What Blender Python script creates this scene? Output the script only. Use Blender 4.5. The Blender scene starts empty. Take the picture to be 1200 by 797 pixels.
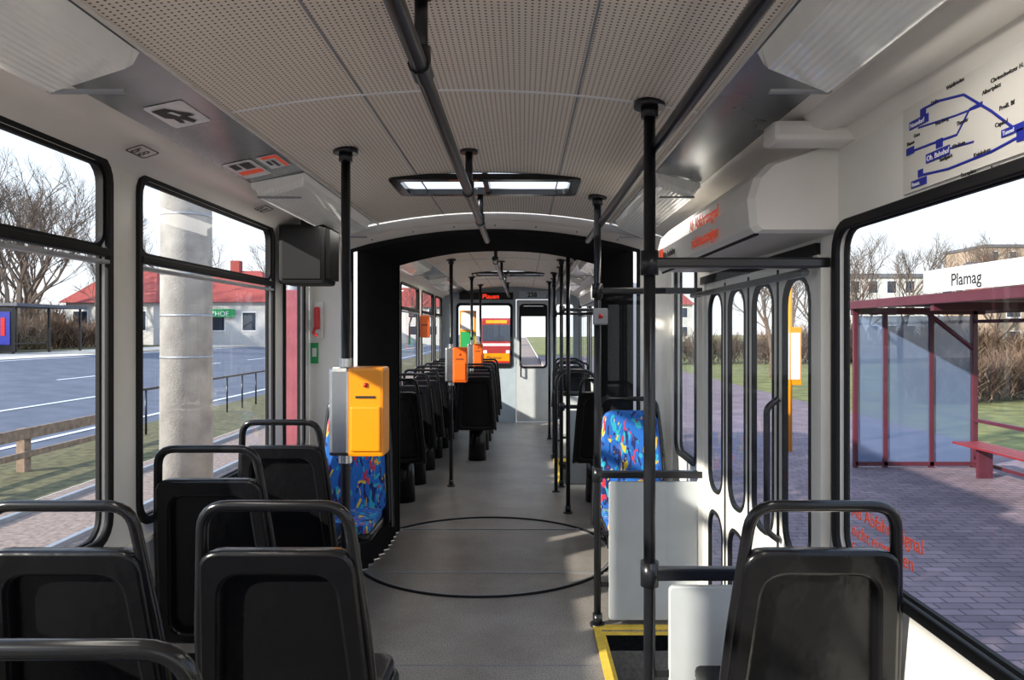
import bpy, bmesh, math, random
from mathutils import Vector, Matrix
random.seed(7)
scene = bpy.context.scene
col = scene.collection
XL, XR = -1.25, 0.88
CX = -0.165

# ------------------------------------------------------------------ materials
def mat(name, c, rough=0.5, metal=0.0, noise=0.0, nscale=8.0, bump=0.0, bscale=60.0, coat=0.0, emis=None, estr=0.0, spec=0.5):
    m = bpy.data.materials.new(name); m.use_nodes = True
    nt = m.node_tree; b = nt.nodes['Principled BSDF']
    b.inputs['Base Color'].default_value = (*c, 1)
    b.inputs['Roughness'].default_value = rough
    b.inputs['Metallic'].default_value = metal
    b.inputs['Coat Weight'].default_value = coat
    b.inputs['Specular IOR Level'].default_value = spec
    if emis:
        b.inputs['Emission Color'].default_value = (*emis, 1)
        b.inputs['Emission Strength'].default_value = estr
    tc = nt.nodes.new('ShaderNodeTexCoord')
    if noise > 0:
        n = nt.nodes.new('ShaderNodeTexNoise'); n.inputs['Scale'].default_value = nscale
        n.inputs['Detail'].default_value = 5
        nt.links.new(tc.outputs['Object'], n.inputs['Vector'])
        r = nt.nodes.new('ShaderNodeValToRGB')
        r.color_ramp.elements[0].position = 0.3; r.color_ramp.elements[1].position = 0.7
        r.color_ramp.elements[0].color = (*[max(0, x*(1-noise)) for x in c], 1)
        r.color_ramp.elements[1].color = (*[min(1, x*(1+noise)) for x in c], 1)
        nt.links.new(n.outputs['Fac'], r.inputs['Fac'])
        nt.links.new(r.outputs['Color'], b.inputs['Base Color'])
    if bump > 0:
        n2 = nt.nodes.new('ShaderNodeTexNoise'); n2.inputs['Scale'].default_value = bscale
        nt.links.new(tc.outputs['Object'], n2.inputs['Vector'])
        bp = nt.nodes.new('ShaderNodeBump'); bp.inputs['Strength'].default_value = bump
        bp.inputs['Distance'].default_value = 0.01
        nt.links.new(n2.outputs['Fac'], bp.inputs['Height'])
        nt.links.new(bp.outputs['Normal'], b.inputs['Normal'])
    return m

def glassmat(name, tint=(1,1,1), base=0.025, edge=0.35, rough=0.0, haze=0.0, hazecol=(1,1,1)):
    m = bpy.data.materials.new(name); m.use_nodes = True
    nt = m.node_tree; nt.nodes.clear()
    o = nt.nodes.new('ShaderNodeOutputMaterial'); mx = nt.nodes.new('ShaderNodeMixShader')
    t = nt.nodes.new('ShaderNodeBsdfTransparent'); g = nt.nodes.new('ShaderNodeBsdfGlossy')
    f = nt.nodes.new('ShaderNodeLayerWeight'); f.inputs['Blend'].default_value = 0.5
    p = nt.nodes.new('ShaderNodeMath'); p.operation='POWER'; p.inputs[1].default_value=4
    q = nt.nodes.new('ShaderNodeMath'); q.operation='MULTIPLY_ADD'; q.inputs[1].default_value=edge; q.inputs[2].default_value=base
    t.inputs['Color'].default_value = (*tint, 1); g.inputs['Roughness'].default_value = rough
    tout = t.outputs[0]
    if haze>0:
        d=nt.nodes.new('ShaderNodeBsdfDiffuse'); d.inputs['Color'].default_value=(*hazecol,1)
        m2=nt.nodes.new('ShaderNodeMixShader'); m2.inputs[0].default_value=haze
        nt.links.new(t.outputs[0],m2.inputs[1]); nt.links.new(d.outputs[0],m2.inputs[2]); tout=m2.outputs[0]
    nt.links.new(f.outputs['Facing'], p.inputs[0]); nt.links.new(p.outputs[0], q.inputs[0])
    nt.links.new(q.outputs[0], mx.inputs[0]); nt.links.new(tout, mx.inputs[1])
    nt.links.new(g.outputs[0], mx.inputs[2]); nt.links.new(mx.outputs[0], o.inputs[0])
    return m

M = {}
M['white'] = mat('white_panel', (0.80,0.78,0.74), 0.35, noise=0.06, nscale=3)
M['cove'] = mat('cove_white', (0.80,0.76,0.70), 0.3, noise=0.06, nscale=3)
M['greyslope'] = mat('glossy_grey_panel', (0.30,0.32,0.34), 0.2, metal=0.6, noise=0.25, nscale=2.5)
M['black'] = mat('black_plastic', (0.006,0.006,0.007), 0.24, bump=0.2, bscale=22, spec=0.3)
M['blackglossy'] = mat('black_tube', (0.009,0.009,0.010), 0.2, spec=0.4)
M['pole'] = mat('pole_paint', (0.011,0.012,0.015), 0.28, noise=0.2)
M['rubber'] = mat('rubber', (0.008,0.008,0.009), 0.65, spec=0.25)
M['bellows'] = mat('bellows_fabric', (0.006,0.006,0.007), 0.65, noise=0.3, spec=0.25)
M['steel'] = mat('steel', (0.6,0.6,0.6), 0.25, metal=1.0, noise=0.1)
M['yellow'] = mat('yellow_paint', (0.90,0.31,0.004), 0.3, noise=0.04)
M['orange'] = mat('orange_paint', (0.80,0.13,0.01), 0.35, noise=0.04)
M['yellowedge'] = mat('yellow_edge', (0.72,0.50,0.06), 0.5, noise=0.15, nscale=20)
M['red'] = mat('red_paint', (0.6,0.02,0.02), 0.35, noise=0.05)
M['pinkred'] = mat('faded_red_paint', (0.28,0.07,0.09), 0.4, noise=0.15)
M['benchred'] = mat('bench_maroon', (0.22,0.02,0.025), 0.4, noise=0.1)
M['green'] = mat('green_sign', (0.02,0.35,0.1), 0.4, noise=0.05)
M['blue'] = mat('map_blue', (0.01,0.02,0.28), 0.4, noise=0.05)
M['mapbg'] = mat('map_paper', (0.62,0.60,0.56), 0.4, noise=0.04)
M['ink'] = mat('ink', (0.02,0.02,0.02), 0.5)
M['paper'] = mat('paper', (0.85,0.85,0.85), 0.4)
M['stepgrey'] = mat('step_rubber', (0.13,0.125,0.12), 0.7, noise=0.3, nscale=60)
M['panelgrey'] = mat('partition_panel', (0.50,0.53,0.54), 0.35, noise=0.05)
M['redled'] = mat('red_led', (0.6,0.02,0.01), 0.5, emis=(1,0.05,0.02), estr=1.2)
M['redtext'] = mat('red_lettering', (0.85,0.08,0.02), 0.5, emis=(1,0.10,0.03), estr=0.12)
M['glass'] = glassmat('window_glass', (0.97,0.985,0.985))
M['shelterglass'] = glassmat('shelter_glass', (0.45,0.55,0.72), .08, .5, haze=.6, hazecol=(.15,.22,.38))
M['asphalt'] = mat('asphalt', (0.095,0.11,0.15), 0.8, noise=0.2, nscale=1.5, bump=0.3)
M['roadpaint'] = mat('road_paint', (0.65,0.68,0.72), 0.7, noise=0.1)
M['ballast'] = mat('trackbed', (0.24,0.18,0.15), 0.9, noise=0.4, nscale=14)
M['grassL'] = mat('verge_grass', (0.11,0.10,0.045), 0.95, noise=0.5, nscale=6, bump=0.8)
M['grassR'] = mat('lawn_grass', (0.16,0.165,0.05), 0.95, noise=0.45, nscale=2, bump=0.8)
M['concrete'] = mat('concrete', (0.38,0.37,0.355), 0.8, noise=0.25, nscale=5, bump=0.3)
M['wood'] = mat('weathered_wood', (0.24,0.17,0.12), 0.8, noise=0.35, nscale=9)
M['bark'] = mat('bark', (0.12,0.09,0.07), 0.9, noise=0.3)
M['twig'] = mat('twigs', (0.18,0.115,0.075), 0.9, noise=0.4)
M['maroon'] = mat('maroon_paint', (0.085,0.016,0.028), 0.45, noise=0.1)
M['plaster'] = mat('plaster', (0.55,0.54,0.52), 0.85, noise=0.08)
M['plaster2'] = mat('plaster_ochre', (0.38,0.29,0.22), 0.85, noise=0.08)
M['rooftile'] = mat('red_roof_tile', (0.30,0.055,0.045), 0.8, noise=0.25)
M['roofgrey'] = mat('grey_roof', (0.12,0.12,0.14), 0.8, noise=0.2)
M['darkglass'] = mat('dark_glass', (0.03,0.04,0.06), 0.1)
M['tramred'] = mat('tram_red', (0.30,0.02,0.02), 0.25, noise=0.05)
M['lightblue'] = mat('pale_blue_panel', (0.40,0.47,0.52), 0.4, noise=0.06)
M['galv'] = mat('galvanised', (0.35,0.37,0.40), 0.5, metal=0.6, noise=0.1)

def lampmat():
    m = mat('lamp_cover', (0.8,0.8,0.77), 0.12, noise=0.05, coat=0.6, emis=(1,0.97,0.9), estr=0.04)  # faint glow put into the cover, although the lamp is off
    nt=m.node_tree; b=nt.nodes['Principled BSDF']
    tc=nt.nodes.new('ShaderNodeTexCoord'); w=nt.nodes.new('ShaderNodeTexWave'); w.bands_direction='X'; w.inputs['Scale'].default_value=22
    w.inputs['Distortion'].default_value=0.0
    bp=nt.nodes.new('ShaderNodeBump'); bp.inputs['Strength'].default_value=0.35; bp.inputs['Distance'].default_value=0.004
    nt.links.new(tc.outputs['Object'],w.inputs['Vector']); nt.links.new(w.outputs['Fac'],bp.inputs['Height']); nt.links.new(bp.outputs['Normal'],b.inputs['Normal'])
    return m
M['lampcover'] = lampmat()

def fabric():
    m = bpy.data.materials.new('seat_fabric'); m.use_nodes = True
    nt = m.node_tree; b = nt.nodes['Principled BSDF']; b.inputs['Roughness'].default_value = 0.9
    tc = nt.nodes.new('ShaderNodeTexCoord')
    base = (0.012,0.12,0.45,1); prev = None
    for i,(c,sc,lo) in enumerate([((0.01,0.02,0.12,1),17,0.62),((0.02,0.35,0.45,1),18,0.65),((0.65,0.45,0.03,1),19,0.67),((0.5,0.03,0.06,1),18,0.68)]):
        mp = nt.nodes.new('ShaderNodeMapping'); mp.inputs['Location'].default_value = (i*3.7,i*1.3,i*5.1)
        mp.inputs['Rotation'].default_value = (0.3*i,0.5+0.6*i,0.2)
        mp.inputs['Scale'].default_value = (1.5,1.5,0.5)
        n = nt.nodes.new('ShaderNodeTexNoise'); n.inputs['Scale'].default_value = sc; n.inputs['Detail'].default_value = 1
        n.inputs['Distortion'].default_value = 1.2
        g = nt.nodes.new('ShaderNodeMath'); g.operation='GREATER_THAN'; g.inputs[1].default_value = lo-0.03
        mx = nt.nodes.new('ShaderNodeMix'); mx.data_type='RGBA'
        nt.links.new(tc.outputs['Object'], mp.inputs[0]); nt.links.new(mp.outputs[0], n.inputs['Vector'])
        nt.links.new(n.outputs['Fac'], g.inputs[0]); nt.links.new(g.outputs[0], mx.inputs[0])
        if prev: nt.links.new(prev, mx.inputs[6])
        else: mx.inputs[6].default_value = base
        mx.inputs[7].default_value = c; prev = mx.outputs[2]
    nt.links.new(prev, b.inputs['Base Color'])
    return m
M['fabric'] = fabric()

def perforated():
    m = bpy.data.materials.new('perforated_panel'); m.use_nodes = True
    nt = m.node_tree; b = nt.nodes['Principled BSDF']; b.inputs['Roughness'].default_value = 0.5
    tc = nt.nodes.new('ShaderNodeTexCoord')
    def vm(op, val=None):
        n = nt.nodes.new('ShaderNodeVectorMath'); n.operation = op
        if val is not None: n.inputs[1].default_value = val
        return n
    s = vm('MULTIPLY',(1/0.0145,1/0.0145,0)); f = vm('FRACTION'); d = vm('SUBTRACT',(0.5,0.5,0)); l = vm('LENGTH')
    nt.links.new(tc.outputs['Object'], s.inputs[0]); nt.links.new(s.outputs[0], f.inputs[0])
    nt.links.new(f.outputs[0], d.inputs[0]); nt.links.new(d.outputs[0], l.inputs[0])
    lt = nt.nodes.new('ShaderNodeMath'); lt.operation='LESS_THAN'; lt.inputs[1].default_value = 0.20
    nt.links.new(l.outputs['Value'], lt.inputs[0])
    n = nt.nodes.new('ShaderNodeTexNoise'); n.inputs['Scale'].default_value = 1.5
    nt.links.new(tc.outputs['Object'], n.inputs['Vector'])
    r = nt.nodes.new('ShaderNodeValToRGB')
    r.color_ramp.elements[0].color = (0.86,0.77,0.65,1); r.color_ramp.elements[1].color = (0.92,0.85,0.74,1)
    nt.links.new(n.outputs['Fac'], r.inputs[0])
    mx = nt.nodes.new('ShaderNodeMix'); mx.data_type='RGBA'
    nt.links.new(lt.outputs[0], mx.inputs[0]); nt.links.new(r.outputs[0], mx.inputs[6])
    mx.inputs[7].default_value = (0.07,0.06,0.05,1)
    nt.links.new(mx.outputs[2], b.inputs['Base Color'])
    return m
M['perf'] = perforated()

def floormat():
    m = bpy.data.materials.new('speckled_vinyl'); m.use_nodes = True
    nt = m.node_tree; b = nt.nodes['Principled BSDF']; b.inputs['Roughness'].default_value = 0.42
    tc = nt.nodes.new('ShaderNodeTexCoord')
    n = nt.nodes.new('ShaderNodeTexNoise'); n.inputs['Scale'].default_value = 160; n.inputs['Detail'].default_value = 2
    n2 = nt.nodes.new('ShaderNodeTexNoise'); n2.inputs['Scale'].default_value = 2.6; n2.inputs['Detail'].default_value = 8
    n2.inputs['Roughness'].default_value = 0.7
    for k in (n,n2): nt.links.new(tc.outputs['Object'], k.inputs['Vector'])
    r = nt.nodes.new('ShaderNodeValToRGB'); r.color_ramp.elements[0].position=0.4; r.color_ramp.elements[1].position=0.6
    r.color_ramp.elements[0].color=(0.19,0.175,0.16,1); r.color_ramp.elements[1].color=(0.40,0.37,0.34,1)
    r2 = nt.nodes.new('ShaderNodeValToRGB'); r2.color_ramp.elements[0].position=0.35; r2.color_ramp.elements[1].position=0.65
    r2.color_ramp.elements[0].color=(0.70,0.68,0.66,1); r2.color_ramp.elements[1].color=(1,1,1,1)
    nt.links.new(n.outputs['Fac'], r.inputs[0]); nt.links.new(n2.outputs['Fac'], r2.inputs[0])
    mx = nt.nodes.new('ShaderNodeMix'); mx.data_type='RGBA'; mx.blend_type='MULTIPLY'; mx.inputs[0].default_value=1
    nt.links.new(r.outputs[0], mx.inputs[6]); nt.links.new(r2.outputs[0], mx.inputs[7])
    nt.links.new(mx.outputs[2], b.inputs['Base Color'])
    return m
M['floor'] = floormat()

def paving():
    m = bpy.data.materials.new('brick_paving'); m.use_nodes = True
    nt = m.node_tree; b = nt.nodes['Principled BSDF']; b.inputs['Roughness'].default_value = 0.85
    tc = nt.nodes.new('ShaderNodeTexCoord'); br = nt.nodes.new('ShaderNodeTexBrick')
    br.inputs['Scale'].default_value = 1.0; br.inputs['Brick Width'].default_value = 0.24; br.inputs['Row Height'].default_value=0.12
    br.inputs['Mortar Size'].default_value = 0.009
    br.inputs['Color1'].default_value=(0.19,0.14,0.165,1); br.inputs['Color2'].default_value=(0.27,0.20,0.23,1)
    br.inputs['Mortar'].default_value=(0.09,0.075,0.085,1)
    n2 = nt.nodes.new('ShaderNodeTexNoise'); n2.inputs['Scale'].default_value = 1.3; n2.inputs['Detail'].default_value = 7
    r2 = nt.nodes.new('ShaderNodeValToRGB'); r2.color_ramp.elements[0].position=0.3; r2.color_ramp.elements[1].position=0.7
    r2.color_ramp.elements[0].color=(0.65,0.65,0.68,1); r2.color_ramp.elements[1].color=(1.1,1.08,1.05,1)
    mx = nt.nodes.new('ShaderNodeMix'); mx.data_type='RGBA'; mx.blend_type='MULTIPLY'; mx.inputs[0].default_value=1
    nt.links.new(tc.outputs['Object'], br.inputs['Vector']); nt.links.new(tc.outputs['Object'], n2.inputs['Vector'])
    nt.links.new(n2.outputs['Fac'], r2.inputs[0]); nt.links.new(br.outputs['Color'], mx.inputs[6]); nt.links.new(r2.outputs[0], mx.inputs[7])
    nt.links.new(mx.outputs[2], b.inputs['Base Color'])
    return m
M['paving'] = paving()

# ------------------------------------------------------------------ helpers
EX,EY,EZ = Vector((1,0,0)),Vector((0,1,0)),Vector((0,0,1))
def grp(name, loc=(0,0,0), rotz=0.0):
    e = bpy.data.objects.new(name, None); e.location = loc; e.rotation_euler = (0,0,rotz)
    e.empty_display_size = 0.1; col.objects.link(e)
    return e
def link(name, me, parent=None, m=None, world=True, smooth=False):
    o = bpy.data.objects.new(name, me); col.objects.link(o)
    if m is not None:
        me.materials.clear(); me.materials.append(m)
    if smooth:
        me.polygons.foreach_set('use_smooth', [True]*len(me.polygons))
    if parent is not None:
        o.parent = parent
        if world: o.matrix_parent_inverse = Matrix.Translation(Vector(parent.location)).inverted()
    return o
def basis(o,u,v):
    n = u.cross(v); mt = Matrix((( u.x,v.x,n.x,o[0]),(u.y,v.y,n.y,o[1]),(u.z,v.z,n.z,o[2]),(0,0,0,1)))
    return mt
def rr(x0,y0,x1,y1,r,seg=5):
    pts=[]
    for cx,cy,a0 in ((x1-r,y0+r,-90),(x1-r,y1-r,0),(x0+r,y1-r,90),(x0+r,y0+r,180)):
        for i in range(seg+1):
            a=math.radians(a0+90*i/seg); pts.append((cx+r*math.cos(a),cy+r*math.sin(a)))
    return pts
def plate_me(outer, holes, thick, origin=(0,0,0), u=EX, v=EY, bevel=0.0):
    c = bpy.data.curves.new('c','CURVE'); c.dimensions='2D'; c.fill_mode='BOTH'
    c.extrude = max(0.0,thick/2-bevel); c.bevel_depth=bevel; c.bevel_resolution=1
    if bevel>0: c.offset = -bevel
    for pl in [outer]+list(holes):
        s=c.splines.new('POLY'); s.points.add(len(pl)-1); s.use_cyclic_u=True
        for i,p in enumerate(pl): s.points[i].co=(p[0],p[1],0,1)
    o=bpy.data.objects.new('t',c)
    me=bpy.data.meshes.new_from_object(o)
    bpy.data.objects.remove(o)
    me.transform(basis(origin,u,v))
    return me
def plate(name, outer, holes, thick, origin, u, v, m, parent=None, bevel=0.0):
    if m is M['glass'] or m is M['shelterglass']: thick=0.0
    return link(name, plate_me(outer,holes,thick,origin,u,v,bevel), parent, m)
def roundpath(pts, r, seg=6):
    out=[Vector(pts[0])]
    for i in range(1,len(pts)-1):
        p0,p,p1=Vector(pts[i-1]),Vector(pts[i]),Vector(pts[i+1])
        d0=(p0-p); d1=(p1-p); rr_=min(r,d0.length*0.49,d1.length*0.49)
        a=p+d0.normalized()*rr_; b=p+d1.normalized()*rr_
        for k in range(seg+1):
            t=k/seg; out.append(a*(1-t)**2+p*2*t*(1-t)+b*t*t)
    out.append(Vector(pts[-1])); return out
def tube_me(pts, rad, r=0.0, res=3, closed=False):
    if r>0: pts=roundpath(pts,r)
    c=bpy.data.curves.new('c','CURVE'); c.dimensions='3D'; c.bevel_depth=rad; c.bevel_resolution=res; c.use_fill_caps=True
    s=c.splines.new('POLY'); s.points.add(len(pts)-1); s.use_cyclic_u=closed
    for i,p in enumerate(pts): s.points[i].co=(p[0],p[1],p[2],1)
    o=bpy.data.objects.new('t',c); me=bpy.data.meshes.new_from_object(o); bpy.data.objects.remove(o)
    me.polygons.foreach_set('use_smooth',[True]*len(me.polygons))
    return me
def tube(name, pts, rad, m, parent=None, r=0.0, res=3, closed=False):
    return link(name, tube_me(pts,rad,r,res,closed), parent, m)
def box_me(x0,x1,y0,y1,z0,z1,bevel=0.0):
    bm=bmesh.new(); bmesh.ops.create_cube(bm,size=1)
    for v in bm.verts:
        v.co=Vector((x0+(v.co.x+.5)*(x1-x0), y0+(v.co.y+.5)*(y1-y0), z0+(v.co.z+.5)*(z1-z0)))
    if bevel>0: bmesh.ops.bevel(bm,geom=bm.edges[:],offset=bevel,segments=2,affect='EDGES',profile=0.6)
    me=bpy.data.meshes.new('b'); bm.to_mesh(me); bm.free(); return me
def box(name,x0,x1,y0,y1,z0,z1,m,parent=None,bevel=0.0):
    return link(name,box_me(x0,x1,y0,y1,z0,z1,bevel),parent,m)
def cyl(name,x,y,z0,z1,r,m,parent=None,r2=None,seg=20):
    bm=bmesh.new(); bmesh.ops.create_cone(bm,cap_ends=True,segments=seg,radius1=r,radius2=r if r2 is None else r2,depth=z1-z0)
    bmesh.ops.translate(bm,vec=(x,y,(z0+z1)/2),verts=bm.verts)
    me=bpy.data.meshes.new('c'); bm.to_mesh(me); bm.free()
    for p in me.polygons: p.use_smooth = len(p.vertices)==4
    return link(name,me,parent,m)
def surf(name, pts, y0, y1, m, parent=None, ny=1, smooth=False):
    vs=[];fs=[]
    for j in range(ny+1):
        y=y0+(y1-y0)*j/ny
        for p in pts: vs.append((p[0],y,p[1]))
    n=len(pts)
    for j in range(ny):
        for i in range(n-1): fs.append((j*n+i,j*n+i+1,(j+1)*n+i+1,(j+1)*n+i))
    me=bpy.data.meshes.new(name); me.from_pydata(vs,[],fs); return link(name,me,parent,m,smooth=smooth)
def text(name, body, size, origin, u, v, m, parent=None, align='LEFT', thick=0.0005, bold=0.0):
    c=bpy.data.curves.new('t','FONT'); c.body=body; c.size=size; c.align_x=align; c.extrude=thick; c.offset=bold
    o=bpy.data.objects.new('t',c); me=bpy.data.meshes.new_from_object(o); bpy.data.objects.remove(o)
    me.transform(basis(origin,u,v)); return link(name,me,parent,m)

def zceil(x): return 2.126-0.066*((x-CX)/0.68)**2
# ------------------------------------------------------------------ floor
def notch_rect(x0,x1,y0,y1,notches):
    pts=[(x0,y0),(x1,y0)]
    for a,b,d in notches: pts+= [(x1,a),(d,a),(d,b),(x1,b)]
    pts+=[(x1,y1),(x0,y1)]
    return pts
STEPX=0.375
D1=(2.17,3.47); D2=(6.75,8.05)
fl = grp('floor',(0,4,0))
plate('floor_slab', notch_rect(XL-.03,XR+.03,-1.5,11.5,[(D1[0],D1[1],STEPX),(D2[0],D2[1],STEPX)]),[],0.1,(0,0,-0.05),EX,EY,M['floor'],fl)
# articulation disc
ring=[(-0.235+0.83*math.cos(a),4.72+0.83*math.sin(a),0.001) for a in [i*math.pi/48 for i in range(96)]]
tube('turntable_ring',ring,0.010,M['rubber'],fl,closed=True,res=1)
ring=[(-0.235+0.80*math.cos(a),4.72+0.80*math.sin(a),-0.003) for a in [i*math.pi/48 for i in range(96)]]
tube('turntable_inner_ring',ring,0.006,M['galv'],fl,closed=True,res=1)
box('floor_joint_strip',-1.0,0.66,4.28,4.295,0,0.004,M['galv'],fl)
box('floor_joint_strip',-1.0,0.66,5.22,5.24,0,0.005,M['galv'],fl)
box('floor_joint_strip',-1.2,0.36,3.1,3.104,0,0.002,M['galv'],fl)
for i,(a,b) in enumerate((D1,D2)):
    st=grp('entrance_step',(0.6,(a+b)/2,-0.3))
    box('tread',STEPX+.01,XR-.06,a,b,-0.34,-0.27,M['stepgrey'],st)
    box('riser',STEPX,STEPX+.015,a,b,-0.34,-0.02,M['stepgrey'],st)
    box('side_near',STEPX,XR-.06,a-.012,a,-0.34,-0.02,M['stepgrey'],st)
    box('side_far',STEPX,XR-.06,b,b+.012,-0.34,-0.02,M['stepgrey'],st)
    out=[(STEPX-.035,a-.03),(STEPX-.035,b+.04),(XR-.06,b+.04),(XR-.06,b),(STEPX,b),(STEPX,a-.03)]
    plate('yellow_edge',out,[],0.012,(0,0,0.004),EX,EY,M['yellowedge'],st,bevel=0.002)
    plate('yellow_nosing',[(STEPX,a),(STEPX,b),(XR-.06,b),(XR-.06,b-.02),(STEPX+.02,b-.02),(STEPX+.02,a)],[],0.01,(0,0,-0.012),EX,EY,M['yellowedge'],st)

# ------------------------------------------------------------------ ceiling
ce = grp('ceiling',(CX,4,2.1))
def ceiling(y0,y1,hx,hy,tag):
    xs=sorted(set([CX-0.68+1.36*i/24 for i in range(25)]+list(hx)))
    ys=sorted({y0,y1,*hy}); vs=[];fs=[]
    for y in ys:
        for x in xs: vs.append((x,y,zceil(x)))
    n=len(xs)
    for j in range(len(ys)-1):
        for i in range(n-1):
            if xs[i]>=hx[0]-1e-6 and xs[i+1]<=hx[1]+1e-6 and ys[j]>=hy[0]-1e-6 and ys[j+1]<=hy[1]+1e-6: continue
            fs.append((j*n+i,j*n+i+1,(j+1)*n+i+1,(j+1)*n+i))
    me=bpy.data.meshes.new(tag); me.from_pydata(vs,[],fs); link(tag,me,ce,M['perf'],smooth=True)
    lx,rx=CX-.68,CX+.68
    surf(tag+'_slope_left',[(lx,2.06),(-1.07,2.012)],y0,y1,M['greyslope'],ce)
    surf(tag+'_slope_right',[(rx,2.06),(0.71,2.012)],y0,y1,M['greyslope'],ce)
    for sx,nm,arr in ((-1,'left',[(-1.07,2.012),(-1.09,2.0),(-1.15,1.995),(-1.21,1.975),(-1.25,1.93)]),(1,'right',[(0.71,2.012),(0.73,2.0),(0.79,1.995),(0.84,1.975),(0.88,1.93)])):
        surf(tag+'_cove_'+nm,arr,y0,y1,M['cove'],ce,smooth=True)
    # edge trims
    tube(tag+'_trim_left',[(lx,y0,2.057),(lx,y1,2.057)],0.006,M['cove'],ce)
    tube(tag+'_trim_right',[(rx,y0,2.057),(rx,y1,2.057)],0.006,M['cove'],ce)
    # hatch
    h=grp('window_roof_hatch',((hx[0]+hx[1])/2,(hy[0]+hy[1])/2,2.12))
    z=2.118
    plate('frame',rr(hx[0]-.02,hy[0]-.02,hx[1]+.02,hy[1]+.02,0.03),[rr(hx[0]+.025,hy[0]+.03,hx[1]-.025,hy[1]-.03,0.03)],0.026,(0,0,z-.013),EX,EY,M['blackglossy'],h)
    box('divider',(hx[0]+hx[1])/2-.012,(hx[0]+hx[1])/2+.012,hy[0],hy[1],z-.02,z+.02,M['blackglossy'],h)
    plate('pane',rr(hx[0],hy[0],hx[1],hy[1],.02),[],0,(0,0,z+.03),EX,EY,M['glass'],h)
ceiling(-1.5,4.25,(-0.57,0.24),(3.19,3.54),'ceiling_panel')
ceiling(5.25,11.45,(-0.57,0.24),(8.4,8.8),'ceiling_panel_rear')
for y in (-0.2,2.09,6.9,9.5):
    tube('ceiling_seam',[(CX-.67+1.34*i/20,y,zceil(CX-.67+1.34*i/20)-.001) for i in range(21)],0.005,M['paper'],ce,res=1)
for a,b in ((-1.5,4.25),(5.25,11.4)):
    for x in (-0.46,0.16):
        box('ceiling_long_seam',x-.003,x+.003,a,b,zceil(x)-.002,zceil(x)+.002,M['galv'],ce)

# ------------------------------------------------------------------ walls
WZ0,WZ1,TR=0.80,1.945,1.665
Lw=[(-0.55,0.7),(0.87,2.19),(2.36,3.63),(3.80,4.14)]
Lw2=[(5.6,7.2),(7.45,8.75),(9.0,10.2),(10.4,11.25)]
Rw=[(-0.7,0.55),(0.72,2.03)]
RZ1=1.72
WT=.03
wl=grp('wall_left',(XL,4,1))
plate('panel_front',[(-1.5,-.1),(4.25,-.1),(4.25,1.96),(-1.5,1.96)],[rr(a,WZ0,b,WZ1,.07) for a,b in Lw[:3]]+[rr(Lw[3][0],.75,Lw[3][1],1.88,.04)],WT,(XL-WT/2,0,0),EY,EZ,M['white'],wl)
plate('panel_rear',[(5.2,-.1),(11.45,-.1),(11.45,1.96),(5.2,1.96)],[rr(a,WZ0,b,WZ1,.07) for a,b in Lw2],WT,(XL-WT/2,0,0),EY,EZ,M['white'],wl)
wr=grp('wall_right',(XR,4,1))
R2=[(5.45,6.55),(8.3,9.5),(9.75,11.15)]
plate('panel_front',[(-1.5,-.1),(D1[0]-.03,-.1),(D1[0]-.03,1.68),(D1[1]+.06,1.68),(D1[1]+.06,-.1),(4.25,-.1),(4.25,1.96),(-1.5,1.96)],
      [rr(a,WZ0,b,RZ1,.07) for a,b in Rw]+[rr(3.66,.75,4.14,1.88,.04)],WT,(XR+WT/2,0,0),EY,EZ,M['white'],wr)
plate('panel_rear',[(5.2,-.1),(D2[0]-.03,-.1),(D2[0]-.03,1.68),(D2[1]+.06,1.68),(D2[1]+.06,-.1),(11.45,-.1),(11.45,1.96),(5.2,1.96)],
      [rr(a,WZ0,b,WZ1,.07) for a,b in R2],WT,(XR+WT/2,0,0),EY,EZ,M['white'],wr)
# windows
wn=[0]
def window(a,b,z0,z1,x,side,transom=True):
    wn[0]+=1
    g=grp('window_%d'%wn[0],(x,(a+b)/2,(z0+z1)/2))
    n = 1 if side=='L' else -1
    plate('gasket',rr(a-.014,z0-.014,b+.014,z1+.014,.082),[rr(a+.014,z0+.014,b-.014,z1-.014,.058)],.016,(x+0.003*n,0,0),EY,EZ,M['rubber'],g,bevel=.004)
    plate('pane_seal',rr(a-.01,z0-.01,b+.01,z1+.01,.08),[rr(a+.012,z0+.012,b-.012,z1-.012,.06)],.012,(x-.026*n,0,0),EY,EZ,M['rubber'],g)
    plate('pane',rr(a-.005,z0-.005,b+.005,z1+.005,.07),[],.0,(x-.024*n,0,0),EY,EZ,M['glass'],g)
    if transom:
        box('transom',x-.02,x+.015,a+.005,b-.005,TR-.012,TR+.012,M['rubber'],g,bevel=.004)
        box('transom_lip',x-.02,x+.012,a+.01,b-.01,TR-.034,TR-.022,M['galv'],g,bevel=.003)
        plate('hopper_frame',rr(a+.012,TR+.01,b-.012,z1-.012,.05),[rr(a+.026,TR+.024,b-.026,z1-.026,.04)],.014,(x-.008*n,0,0),EY,EZ,M['rubber'],g)
    return g
for a,b in Lw[:3]: window(a,b,WZ0,WZ1,XL,'L')
window(*Lw[3],.75,1.88,XL,'L',False)
for a,b in Lw2: window(a,b,WZ0,WZ1,XL,'L')
for a,b in Rw: wlast=window(a,b,WZ0,RZ1,XR,'R',False)
window(3.66,4.14,.75,1.88,XR,'R',False)
for a,b in R2: window(a,b,WZ0,WZ1,XR,'R')
for k,tx_ in enumerate(('Ab Abfahrtssignal','nicht einsteigen','frei halten')):
    text('safety_lettering_line%d'%(k+1),tx_,0.050,(XR+.022,1.985,.925-.052*k),-EY,EZ,M['redtext'],wlast)
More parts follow.
